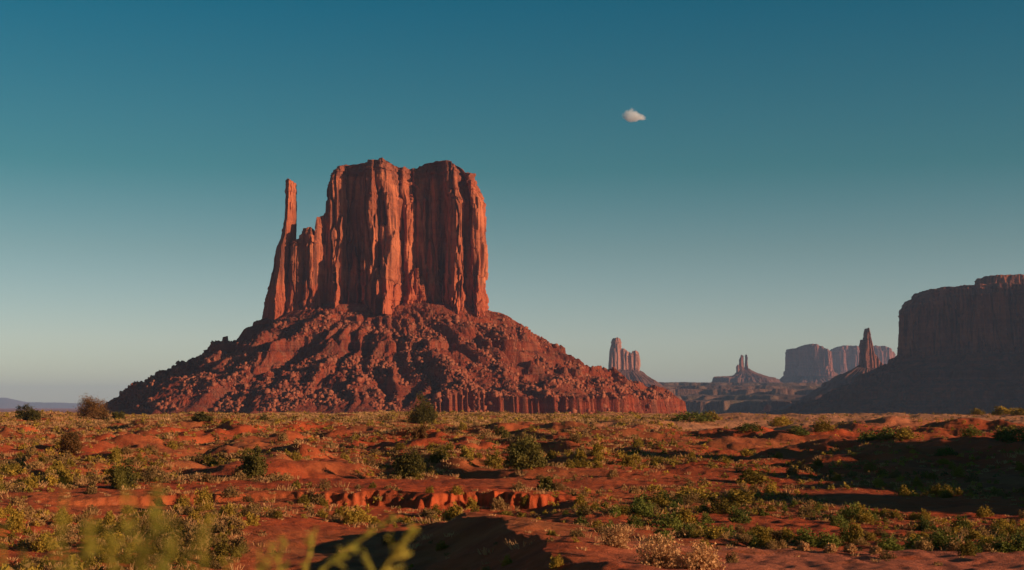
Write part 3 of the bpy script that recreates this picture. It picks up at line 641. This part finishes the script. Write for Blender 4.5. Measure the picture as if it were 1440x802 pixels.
tree('small dark juniper just right of the round brown tree', 166, 591, 28, 15, M_juniper, 3, trunk_h=0.05, n_clump=34, per=150, leaf=0.17)
tree('dark juniper on the crest in front of the centre of the apron', 595, 596, 46, 42, M_juniper, 4, trunk_h=0.06, per=190, leaf=0.18, loose=1.2)
tree('olive juniper standing alone on the red slope left of centre', 356, 672, 46, 50, M_juniper, 5, trunk_h=0.1)
tree('round juniper just above the eroded bank', 577, 671, 54, 42, M_juniper, 6, trunk_h=0.05)
tree('largest juniper, wide and open, above the right end of the eroded bank', 738, 659, 64, 53, M_juniper, 7, trunk_h=0.1, n_clump=60)
tree('small yellowish juniper on the left slope below the sparse tree', 80, 672, 30, 32, M_rabbit, 8, trunk_h=0.1, n_clump=30)
tree('juniper half hidden behind the tall blurred plant at left', 172, 686, 42, 44, M_juniper, 9, trunk_h=0.1)
tree('sparse orange-brown tree on the left slope', 98, 638, 34, 36, M_brown, 10, name='desert_tree', cat='tree', per=110, loose=1.3)
tree('low wide juniper on the crest left of the apron centre', 284, 592, 38, 17, M_juniper, 11, trunk_h=0.03, n_clump=34, per=150, leaf=0.17)
tree('small brown juniper below the central crest tree', 590, 617, 28, 22, M_brown, 12, trunk_h=0.1, n_clump=26)
tree('small olive juniper left of the bare red mounds', 706, 617, 24, 19, M_juniper, 13, trunk_h=0.08, n_clump=26)
tree('low juniper beside the top of the eroded bank at its right end', 772, 690, 34, 22, M_juniper, 14, trunk_h=0.05, n_clump=26)
tree('low dark juniper on the crest left of the apron middle', 370, 592, 20, 12, M_juniper, 15, trunk_h=0.03, n_clump=20)
tree('low green juniper at the foot of the long red ledge', 778, 581, 30, 11, M_juniper, 16, trunk_h=0.03, n_clump=24)

# --- shrubs: prototypes share mesh data
kinds = {
 'sagebrush': dict(mat=M_sage, w=1.05, h=0.6, n=900, leaf=0.075, cat='sagebrush', word='grey-brown sagebrush'),
 'rabbitbrush': dict(mat=M_rabbit, w=1.0, h=0.7, n=900, leaf=0.08, cat='rabbitbrush', word='yellow-green rabbitbrush'),
 'green_shrub': dict(mat=M_green, w=1.2, h=0.85, n=1100, leaf=0.085, cat='shrub', word='leafy green shrub'),
}
protos = {}
for kn, k in kinds.items():
    protos[kn] = []
    for i in range(6):
        rg = np.random.default_rng(900 + i)
        v = bush_mesh(kn, 50 + i * 13 + len(kn), k['w'] * rg.uniform(0.85, 1.2), k['h'] * rg.uniform(0.8, 1.2), k['n'], k['leaf'], k['mat'])
        me_o = mesh_np(kn, v, None, tri_idx(v), k['mat']); protos[kn].append(me_o.data); bpy.data.objects.remove(me_o)
def zone(px, row, Y):
    if Y > 215: return 'along the sandy crest'
    if Y > 125: return 'on the upper red slope' if px < 850 else 'on the upper shaded slope'
    if Y > 79: return 'on the flat above the eroded bank' if px < 850 else 'on the lower shaded slope at right'
    if px < 560: return 'on the red floor below the eroded bank'
    return 'in the wash beside the dirt track'
def place_shrub(kn, x, y, z, s, sz, rg):
    me = protos[kn][int(rg.integers(6))]
    o = bpy.data.objects.new(kn, me); COL.objects.link(o)
    o.location = (x, y, z - 0.04); o.rotation_euler = (0, 0, rg.uniform(0, 6.28)); o.scale = (s, s, s * sz)
    px, row = proj(x, y, z); zn = zone(px, row, y); k = kinds[kn]
    size = 'low' if s < 0.8 else ('full rounded' if s > 1.25 else 'rounded')
    tag(o, f"{size} {k['word']} {zn}", k['cat'], f"{k['cat']} plants {zn}")
    return o
def scatter():
    rg = np.random.default_rng(4242)
    N = 170000
    Y = np.sqrt(rg.uniform(30 ** 2, 400 ** 2, N)); Y = np.where(rg.random(N) < 0.2, rg.uniform(40, 130, N), Y)
    a = rg.uniform(-0.41, 0.41, N); x = a * Y; y = Y
    px = 720 + F * a
    cl = fbm(x / 9, y / 14, 0, 3, 310)            # clumping
    big = fbm(x / 45, y / 60, 0, 2, 311)
    dens = np.clip(0.42 + 0.16 * sstep((y - 190) / 50) + 1.2 * cl + 0.6 * big, 0, 1)
    right = sstep((px - 860) / 160)
    dens *= 1 - 0.64 * right * sstep((y - 78) / 15)
    # bare places: the sand ridge, the track, the red flat over the bank, the wall of the bank
    xc = _rx(y); ridge = (y < 66) & (x > xc - 9) & (x < xc + 8.5); dens = np.where(ridge, dens * 0.12, dens)
    dens = np.where((y < 46) & (px > 840), dens * 0.06, dens)
    dens = np.where((y > 73) & (y < 88) & (x > -26) & (x < 8), dens * 0.2, dens)
    dens = np.where((x > -1) & (x < 14) & (y > 86) & (y < 108), dens * 0.3, dens)
    dens = np.where((px > 1000) & (y > 60), dens * 0.62, dens)
    dens = np.where((y < 77) & (px < 790), dens * 0.55, dens)
    dens = np.where(y > 225, dens * (0.3 + 1.2 * (1 - right)), dens)
    keep = rg.random(N) < dens
    x, y, px, big, right = x[keep], y[keep], px[keep], big[keep], right[keep]; z = g(x, y)
    n = len(x)
    r1 = rg.random(n); r2 = rg.random(n) + 0.5 * fbm(x / 20, y / 20, 0, 2, 315)
    grass_p = 0.52 + 0.22 * (1 - right) * sstep((y - 150) / 80) - 0.25 * right
    kind = np.where(r1 < grass_p, 0, np.where(r2 < 0.55, 1, 2))      # 0 grass 1 sage 2 rabbit
    wash = (y > 48) & (y < 76) & (px > 790); kind = np.where(wash & (r1 > 0.9), 3, kind)
    s = np.exp(rg.normal(-0.74, 0.45, n)); s = np.clip(s, 0.25, 1.5) * np.where(y > 200, 1.15, 1) * np.where(y < 80, 0.8, 1) * (1 - 0.22 * right)
    print('plants', n, [(kind == i).sum() for i in range(4)])
    names = {1: 'sagebrush', 2: 'rabbitbrush', 3: 'green_shrub'}
    rest = {}
    for ki, kn in names.items():
        ix = np.where(kind == ki)[0]; order = ix[np.argsort(-(s[ix] / y[ix]))]
        inside = [i for i in order if -5 < px[i] < 1445 and proj(x[i], y[i], z[i])[1] < 806]
        show = inside[:(290 if ki < 3 else 120)]
        for i in show: place_shrub(kn, x[i], y[i], z[i], s[i], rg.uniform(0.8, 1.25), rg)
        rest[ki] = np.array(sorted(set(ix.tolist()) - set(show)))
    # the many small ones
    for ki, kn, lab in ((1, 'sagebrush_cover', 'small grey-brown sagebrush scattered over the red slopes'), (2, 'rabbitbrush_cover', 'small yellow-green brush scattered over the red slopes'), (3, 'shrub_cover', 'low green growth along the wash')):
        ix = rest[ki]
        if not len(ix): continue
        k = kinds[names[ki]]; m_ = 36
        rg2 = np.random.default_rng(ki); S_ = np.repeat(s[ix], m_)[:, None]
        c = dome_points(rg2, len(ix) * m_, k['w'], k['h'], 5, 0.45) * S_ + np.repeat(np.stack([x[ix], y[ix], z[ix] - 0.03], -1), m_, 0)
        v = leaves(rg2, len(c), c, 0.03, 1.0, 1.9, 0.5)
        ctr = np.repeat(c, 3, 0); v = ctr + (v - ctr) * (np.repeat(S_, 3, 0) * 0.2)
        tag(mesh_np(kn, v, None, tri_idx(v), k['mat']), lab, None, None, 'stuff')
    # dry grass tussocks
    ix = np.where(kind == 0)[0]; m_ = 24; rg2 = np.random.default_rng(77)
    b = np.repeat(np.stack([x[ix], y[ix], z[ix] - 0.02], -1), m_, 0); nb = len(b)
    S_ = np.repeat(s[ix], m_); az = rg2.uniform(0, 6.28, nb); rad = rg2.random(nb) ** 0.5 * 0.4 * S_
    b = b + np.stack([np.cos(az) * rad, np.sin(az) * rad, 0 * az], -1)
    d = np.stack([np.cos(az) * 0.55 + rg2.normal(0, .25, nb), np.sin(az) * 0.55 + rg2.normal(0, .25, nb), 0 * az + 1], -1); d /= np.linalg.norm(d, axis=1)[:, None]
    L = (0.36 * S_ * rg2.uniform(0.6, 1.2, nb))[:, None]; sd = np.stack([-np.sin(az + rg2.normal(0, 1, nb)), np.cos(az), 0 * az], -1) * (0.007 + 0.00012 * b[:, 1:2]) 
    v = np.stack([b - sd, b + sd, b + d * L + sd * 0.6, b + d * L - sd * 0.6], 1).reshape(-1, 3)
    tag(mesh_np('grass', v, np.arange(len(v)).reshape(-1, 4), None, M_straw), 'pale dry grass tussocks covering the red slopes', None, None, 'stuff')
scatter()

# --- named bigger shrubs read off the photograph: (px, base row, width px, height px, kind)
rgS = np.random.default_rng(99)
named = [(975, 592, 60, 14, 'green_shrub'), (1000, 590, 40, 12, 'rabbitbrush'), (1055, 606, 36, 12, 'green_shrub'), (1100, 598, 34, 13, 'rabbitbrush'), (1122, 611, 40, 13, 'green_shrub'), (1158, 606, 34, 16, 'rabbitbrush'),
 (1222, 619, 44, 16, 'green_shrub'), (1245, 617, 40, 16, 'green_shrub'), (1272, 616, 40, 15, 'rabbitbrush'), (1365, 612, 34, 13, 'green_shrub'), (1430, 621, 56, 22, 'green_shrub'), (1412, 618, 40, 17, 'green_shrub'),
 (1374, 583, 24, 9, 'rabbitbrush'), (1412, 583, 40, 12, 'rabbitbrush'), (1436, 584, 34, 10, 'rabbitbrush'), (1330, 640, 34, 12, 'green_shrub'), (1326, 652, 26, 10, 'rabbitbrush'), (1052, 640, 30, 9, 'rabbitbrush'),
 (1060, 679, 62, 20, 'rabbitbrush'), (1085, 695, 28, 16, 'rabbitbrush'), (1236, 684, 18, 12, 'rabbitbrush'), (1241, 669, 16, 10, 'rabbitbrush'), (1310, 673, 20, 10, 'rabbitbrush'),
 (920, 690, 34, 12, 'rabbitbrush'), (865, 725, 24, 14, 'green_shrub'), (893, 741, 34, 16, 'green_shrub'), (912, 728, 20, 18, 'green_shrub'), (935, 742, 42, 22, 'green_shrub'), (966, 737, 40, 22, 'rabbitbrush'), (985, 750, 44, 20, 'green_shrub'),
 (1005, 757, 36, 18, 'rabbitbrush'), (1070, 762, 40, 24, 'rabbitbrush'), (1108, 762, 40, 20, 'rabbitbrush'), (1135, 768, 50, 26, 'green_shrub'), (1165, 770, 44, 22, 'green_shrub'), (1203, 766, 30, 38, 'rabbitbrush'),
 (1250, 774, 56, 20, 'green_shrub'), (1290, 772, 52, 24, 'green_shrub'), (1325, 770, 56, 24, 'green_shrub'), (1365, 776, 46, 20, 'green_shrub'), (1410, 776, 44, 24, 'green_shrub'), (1438, 772, 40, 26, 'green_shrub'),
 (1040, 735, 40, 22, 'green_shrub'), (1015, 722, 40, 20, 'rabbitbrush'), (1180, 740, 30, 18, 'green_shrub'), (975, 705, 60, 22, 'rabbitbrush'), (1040, 710, 60, 22, 'rabbitbrush'), (925, 712, 40, 18, 'rabbitbrush')]
for (a, b_, w_, h_, kn) in named:
    x, y, z = hit(a, b_); sc = y / F; W = w_ * sc; H = h_ * sc
    o = place_shrub(kn, x, y, z, W / kinds[kn]['w'], (H / kinds[kn]['h']) / (W / kinds[kn]['w']), rgS)

def twiggy(label, px, row, wpx, hpx, seed, group=None):
    """bare straw-coloured brush: many fine forked twigs"""
    x, y, z = hit(px, row); sc = y / F; W, H = wpx * sc, hpx * sc
    e = empty('dry_bush', (x, y, z - 0.03), label, 'dry bush', group); rg = np.random.default_rng(seed)
    tips = dome_points(rg, 240, W, H, seed, 0.5); paths = []
    for t_ in tips:
        m_ = t_ * np.array([0.45, 0.45, 0.5]) + rg.normal(0, 0.03, 3); paths.append(([t_ * 0.05, m_, t_], [0.012, 0.009, 0.004]))
    V, Q = tubes(paths, 3); mesh_np('twigs', V, Q, None, M_straw, e)
    c = np.repeat(tips, 7, 0); v = leaves(rg, len(c), c, 0.04 * W, 0.06, 2.5, 0.6); mesh_np('seed_heads', v, None, tri_idx(v), M_straw, e)
twiggy('largest straw-coloured dry bush beside the dirt track', 930, 795, 90, 50, 5)
twiggy('tall pale dry bush at the edge of the wash, behind the largest one', 865, 768, 50, 34, 6)
twiggy('pale dry bush right of the largest one on the track edge', 985, 798, 60, 36, 7)
for i, (a, b_) in enumerate([(1130, 774), (1168, 777), (1196, 776), (1232, 779)]):
    twiggy('little straw-coloured tuft on the edge of the dirt track', a, b_, 18, 13, 20 + i, 'small dry tufts along the track')

# --- out of focus plants right in front of the camera
def near_plant(label, base_px, stems, seed, Yn=1.75):
    bx = (base_px - 720) / F * Yn; q = Yn / 1.75
    e = empty('tall_weed', (bx, Yn, float(g(bx, Yn)) - 0.02), label, 'weed'); rg = np.random.default_rng(seed)
    o0 = np.array(e.location); paths = []; LV = []
    for (px0, r0, px1, r1, nb, lf) in stems:
        yy_ = Yn + rg.uniform(-0.2, 0.3) * q
        tip = np.array(P(px1, r1, yy_)) - o0; mid = np.array(P(px0, r0, yy_)) - o0
        bend = rg.normal(0, 0.006, 3) * q
        low = np.array([mid[0] * 0.6, mid[1] * 0.6, mid[2] * 0.5]); base = np.array([rg.normal(0, 0.03), rg.normal(0, 0.03), 0])
        m2 = (tip + mid) / 2 + bend
        paths.append(([base, low, mid, m2, tip], [0.0035 * q, 0.003 * q, 0.002 * q, 0.0015 * q, 0.0007 * q]))
        ax = (tip - mid) / np.linalg.norm(tip - mid)
        for k in range(int(nb * (0.55 if Yn < 2.5 else 0.9))):                       # short side twigs, each with a few narrow leaves
            f = rg.uniform(0.1, 1.0); c = mid + (m2 - mid) * f * 2 if f < 0.5 else m2 + (tip - m2) * (f * 2 - 1)
            d = ax + rg.normal(0, 0.55, 3); d /= np.linalg.norm(d); ln = rg.uniform(0.012, 0.034) * q * (1.2 - 0.7 * f)
            paths.append(([c, c + d * ln * 0.5, c + d * ln], [0.0012 * q, 0.001 * q, 0.0006 * q]))
            n = 5; t_ = rg.random(n)[:, None]
            LV.append(leaves(rg, n, c + d * ln * t_, 0.0012 * q, lf * q * 0.72, 3.6, 0.7))
    V, Q = tubes(paths, 5); mesh_np('stems', V, Q, None, M_near, e)
    v = np.vstack(LV); mesh_np('leaves', v, None, tri_idx(v), M_near, e)
near_plant('tall blurred yellow-green weed close to the camera at lower left', 170,
    [(110, 830, 93, 676, 12, .011), (185, 830, 222, 672, 34, .015), (175, 830, 166, 640, 9, .009), (205, 820, 186, 692, 20, .013), (110, 830, 62, 748, 14, .011), (110, 840, 130, 738, 30, .014),
     (240, 830, 300, 728, 13, .011), (225, 830, 250, 728, 12, .010), (60, 850, 30, 782, 9, .010), (255, 850, 285, 768, 12, .011), (165, 840, 152, 742, 26, .014), (5, 850, 0, 730, 8, .009), (300, 850, 338, 772, 9, .010), (215, 840, 236, 742, 20, .012)], 3, 2.0)
near_plant('pair of blurred leafy twigs close to the camera at bottom centre', 470,
    [(440, 812, 553, 731, 15, .010), (425, 830, 446, 740, 10, .009), (528, 818, 587, 743, 15, .010), (520, 822, 511, 772, 5, .008), (392, 830, 400, 764, 8, .009), (350, 840, 382, 772, 8, .009), (452, 800, 500, 776, 6, .008)], 4, 3.0)

# ------------------------------------------------------------------ small cloud
def cloud():
    Y = 9000; x, y, z = P(892, 166, Y)
    rg = np.random.default_rng(8)
    n_, m_ = 40, 64
    u = np.linspace(0.001, math.pi - 0.001, n_)[:, None]; v = np.linspace(0, 2 * math.pi, m_, endpoint=False)[None, :]
    dx, dy, dz = np.sin(u) * np.cos(v), np.sin(u) * np.sin(v), np.cos(u) + 0 * v
    k = 1 + 0.35 * fbm(dx * 1.4, dy * 1.4, dz * 1.4, 4, 6)
    k = k * (1 + 0.0 * dx)
    V = np.stack([dx * k * 80, dy * k * 60, dz * k * np.where(dz < 0, 26, 58) * (1 - 0.62 * sstep((dx + 0.35) / 0.9))], -1).reshape(-1, 3)
    e = mesh_np('cloud', V, grid_quads(n_, m_, True)[:, ::-1], None, None); e.location = (x, y, z); e.rotation_euler = (0, R(6), 0)
    m = bpy.data.materials.new('cloud vapour'); m.use_nodes = True; nt = m.node_tree; nt.nodes.clear()
    out = nd(nt, 'ShaderNodeOutputMaterial'); pv = nd(nt, 'ShaderNodeVolumePrincipled'); pv.inputs['Color'].default_value = (0.93, 0.97, 1, 1); pv.inputs['Anisotropy'].default_value = 0.2
    tc = nd(nt, 'ShaderNodeTexCoord').outputs['Object']
    ml = nd(nt, 'ShaderNodeVectorMath', operation='LENGTH'); nt.links.new(mapping(nt, tc, (1 / 95, 1 / 66, 1 / 60)), ml.inputs[0])
    ns = noise_tex(nt, tc, 0.03, 6, 0.75)
    a = nd(nt, 'ShaderNodeMath', operation='SUBTRACT'); nt.links.new(ns, a.inputs[0]); 
    b = nd(nt, 'ShaderNodeMath', operation='MULTIPLY'); b.inputs[1].default_value = 0.5; nt.links.new(ml.outputs['Value'], b.inputs[0]); nt.links.new(b.outputs[0], a.inputs[1])
    c = nd(nt, 'ShaderNodeMath', operation='MULTIPLY', use_clamp=False); c.inputs[1].default_value = 0.12; nt.links.new(a.outputs[0], c.inputs[0])
    d = nd(nt, 'ShaderNodeMath', operation='MAXIMUM'); d.inputs[1].default_value = 0; nt.links.new(c.outputs[0], d.inputs[0])
    nt.links.new(d.outputs[0], pv.inputs['Density']); nt.links.new(pv.outputs[0], out.inputs['Volume'])
    e.data.materials.append(m); tag(e, 'small white cloud alone in the blue sky', 'cloud')
cloud()

# ------------------------------------------------------------------ haze
def haze():
    x0, x1, y0, y1, z0, z1 = -30000, 30000, -30000, 30000, -80, 420
    V = [(x, y, z) for x in (x0, x1) for y in (y0, y1) for z in (z0, z1)]
    Q = [(0, 1, 3, 2), (4, 6, 7, 5), (0, 4, 5, 1), (2, 3, 7, 6), (0, 2, 6, 4), (1, 5, 7, 3)]
    m = bpy.data.materials.new('haze'); m.use_nodes = True; nt = m.node_tree; nt.nodes.clear()
    out = nd(nt, 'ShaderNodeOutputMaterial'); pv = nd(nt, 'ShaderNodeVolumePrincipled'); pv.inputs['Color'].default_value = (0.40, 0.62, 1.0, 1)
    pv.inputs['Density'].default_value = 4.2e-5; nt.links.new(pv.outputs[0], out.inputs['Volume'])
    o = mesh_np('haze', V, Q, None, m); tag(o, 'thin evening haze over the desert', None, None, 'stuff')
haze()
for o in bpy.data.objects:
    if '_w' in o: del o['_w']
